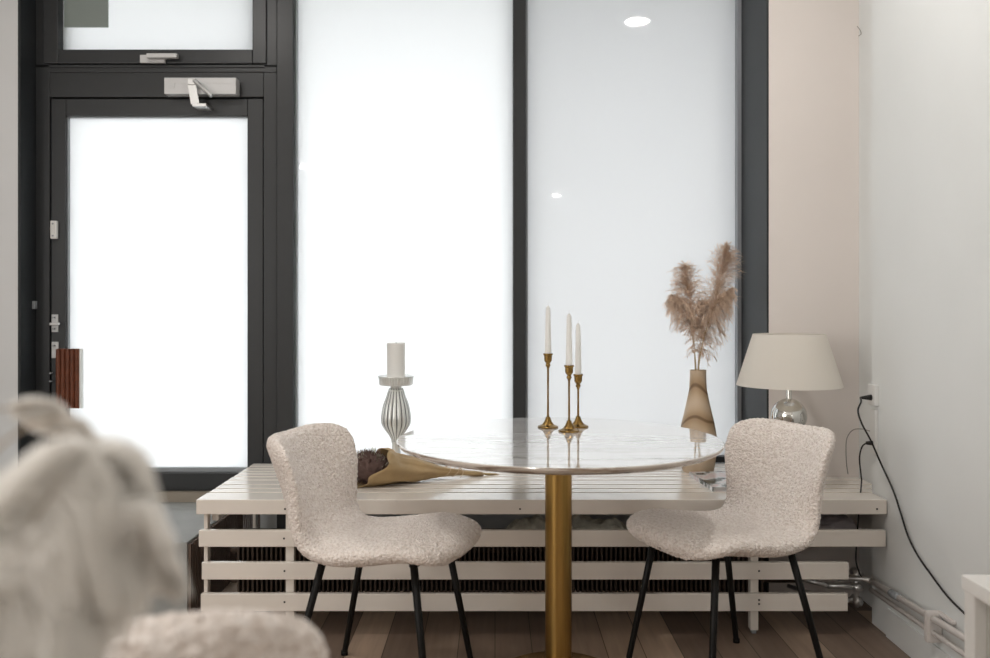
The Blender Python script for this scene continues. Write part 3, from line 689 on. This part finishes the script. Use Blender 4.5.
pp = thing('heating_pipe', 'pair of painted heating pipes with valves along the foot of the right wall', 'pipe', (XR, 3.1, 0)); o0 = Vector(pp.location)
def pt(px, py, xo): d = (XR-xo)*F_PX/(px-CX); return Vector((XR-xo, d, CAM_Z-(py-CY)*d/F_PX))
a_, b_ = pt(871.5,581,.03), pt(963.8,637.5,.03); e_ = b_+(b_-a_)*1.3
tube('pipe', [a_-o0, e_-o0], .0105, M_pipe, pp, 14, False)
a2, b2 = pt(877.8,594.5,.03), pt(963.8,653.7,.03); e2 = b2+(b2-a2)*1.3
tube('pipe', [a2+(a2-b2)*.1-o0, e2-o0], .0085, M_pipe, pp, 14, False)
c_ = a_.lerp(b_, .30); dr = (b_-a_).normalized()
tube('pipe_joint', [c_-dr*.03-o0, c_-dr*.012-o0, c_+dr*.012-o0, c_+dr*.03-o0], [.013,.0135,.0135,.013], M_alu, pp, 14, False)
ck = a_.lerp(b_, .70)
bm = bmesh.new(); add_box(bm, XR-.05, XR, ck.y-.012, ck.y+.012, ck.z-.075, ck.z+.022, .008); add_box(bm, XR-.014, XR, ck.y-.09, ck.y, ck.z+.01, ck.z+.022, .004)
for v in bm.verts: v.co -= o0
obj('pipe_bracket', bm, M_pipe, pp)
bm = bmesh.new()
q = Vector((XR-.06, 3.13, .165))
add_tube(bm, [a_, a_+Vector((-.02,.03,0)), a_+Vector((-.10,.05,-.005))], .011, 12)
add_tube(bm, [Vector((XR-.06,3.165,.20)), Vector((XR-.06,3.165,.06))], .009, 12)
add_tube(bm, [Vector((XR-.045,3.165,.135)), Vector((XR-.16,3.175,.135))], .012, 12); add_tube(bm, [Vector((XR-.04,3.165,.085)), Vector((XR-.15,3.175,.085))], .010, 12)
for z in (.185,.135,.085): add_tube(bm, [Vector((XR-.06,3.14,z)), Vector((XR-.06,3.185,z))], .017, 8)
add_tube(bm, [Vector((XR-.16,3.175,.135)), Vector((1.12,3.30,.135))], .009, 10); add_tube(bm, [Vector((XR-.15,3.175,.085)), Vector((1.12,3.31,.09))], .008, 10)
for v in bm.verts: v.co -= o0
obj('valve', bm, M_steel, pp, True)
hk = tube('wall_hook', [at(857,26,3.43)+Vector((0,0,0)), at(860,30,3.425), at(861,34,3.42), at(858.5,36,3.43)], .0016, M_greywire, None, 6)
tag(hk, 'tiny grey wire hook high on the wall corner above the lamp', 'hook')
# ------------------------------------------------------------------ white cabinet at right
cb = thing('cabinet', 'low white cabinet against the right wall in the right foreground', 'cabinet', (1.05, 1.95, 0))
w_ = XR-1.06-.07
box('top', 0, w_, -.80, 0, .522, .556, M_cabinet, cb, .003)
box('side_panel', .004, w_, -.045, -.004, 0, .522, M_cabinet, cb, .003)
box('side_panel', .004, w_, -.80, -.77, 0, .522, M_cabinet, cb, .003)
box('front_panel', .03, .042, -.77, -.045, .02, .522, M_cabin, cb, .002)
box('stile', .006, .03, -.20, -.165, .0, .522, M_cabinet, cb, .003)
box('plinth', .03, w_, -.77, -.045, 0, .02, M_cabinet, cb)
# ------------------------------------------------------------------ feathers in the left foreground
mat_quill = mat('feather_quill', (.42,.33,.24), .5)
VX, VY, VT = -.37, .50, .60
def feather(label, shaft, lenL, lenR, n, seed, droop=.35, start=.12, tip=.5):
    """shaft: points (px, py, distance) through which the quill runs from the vase mouth; lenL/lenR barb lengths in metres"""
    r = random.Random(seed); mouth = Vector((VX+r.uniform(-.02,.02), VY+r.uniform(-.02,.02), VT-.06))
    vis = [at(*q) for q in shaft]
    P = spline([mouth]+vis, 14); root = thing('ostrich_feather', label, 'feather', tuple(P[0]), 0, 'ostrich feathers in the left foreground'); o0 = Vector(P[0])
    P = [p-o0 for p in P]; nP = len(P)
    bm = bmesh.new(); add_tube(bm, P, [.0018*(1-.8*i/nP) for i in range(nP)], 8); obj('quill', bm, mat_quill, root, True)
    V, Fc = [], []
    for k in range(n):
        s = start+(1-start)*(k+r.random())/n; s = min(s, .999); i = min(nP-2, int(s*(nP-1))); p = P[i].lerp(P[i+1], s*(nP-1)-i); t = (P[i+1]-P[i]).normalized(); q = (s-start)/(1-start)
        env = min(1, q*3+.35)*(1-max(0, q-.6)/.4*tip)
        for side, ln in ((1, lenL), (-1, lenR)):
            d = (t*.45+Vector((t.z*-side, r.gauss(0,.30), t.x*side))).normalized(); L_ = ln*env*(.75+.35*r.random()); c = p.copy(); pts = [c.copy()]; st = 7
            jx = r.gauss(0,.04)
            for j in range(st):
                d = (d+Vector((jx, r.gauss(0,.05), -droop*(.35+.22*j)))).normalized(); c = c+d*L_/st; pts.append(c.copy())
            sv = Vector((r.gauss(0,1), r.gauss(0,.8), r.gauss(0,1))).normalized(); b = len(V)
            for j, x in enumerate(pts):
                ww = .0008*(1-.6*j/st)+.0002; V.append(x+sv*ww); V.append(x-sv*ww)
            for j in range(st): Fc.append((b+2*j, b+2*j+1, b+2*j+3, b+2*j+2))
    ribbon_obj('vane', V, Fc, M_feather, root); return root
feather('largest cream feather, its tip drooping towards the bench', [(-20,740,.50),(20,620,.51),(78,505,.52),(112,466,.53),(140,490,.54),(158,545,.54)], .030, .050, 3400, 1, .45, .22)
feather('cream feather rising behind, its arched tip against the door', [(-60,700,.60),(-45,520,.61),(-25,425,.62),(10,408,.63),(50,407,.64),(76,424,.65)], .010, .020, 700, 2, .25, .66)
feather('cream feather curving low over the foreground chair', [(-20,740,.50),(20,650,.50),(90,545,.51),(130,530,.52),(160,552,.53)], .040, .052, 2200, 3, .45, .25)
feather('upright cream feather at the left edge of the photo', [(-70,720,.47),(-30,620,.48),(20,540,.49),(62,480,.50),(88,455,.51)], .050, .060, 2500, 4, .42, .22)
feather('lowest cream feather in the bottom left corner', [(-60,760,.46),(-20,690,.47),(20,610,.48),(58,575,.49),(85,585,.50)], .05, .055, 2300, 5, .40, .22)
feather('thin feather tip bridging the arched one and the largest one', [(-50,640,.56),(-20,480,.57),(25,428,.58),(70,420,.585),(92,436,.59),(112,456,.60)], .007, .008, 500, 6, .2, .62)
feather('small cream feather whose tip droops furthest right, just above the foreground chair', [(-10,760,.52),(40,670,.52),(100,575,.53),(135,548,.54),(166,562,.55),(184,590,.55)], .022, .028, 1500, 7, .45, .3, .7)
fv = thing('floor_vase', 'tall pale floor vase holding the feathers, below the frame', 'vase', (VX, VY, 0))
lathe('vase_body', [(.06,0),(.085,.02),(.10,.18),(.085,.40),(.045,.56),(.042,.60),(.036,.60),(.035,.5)], M_candle, fv, 40)
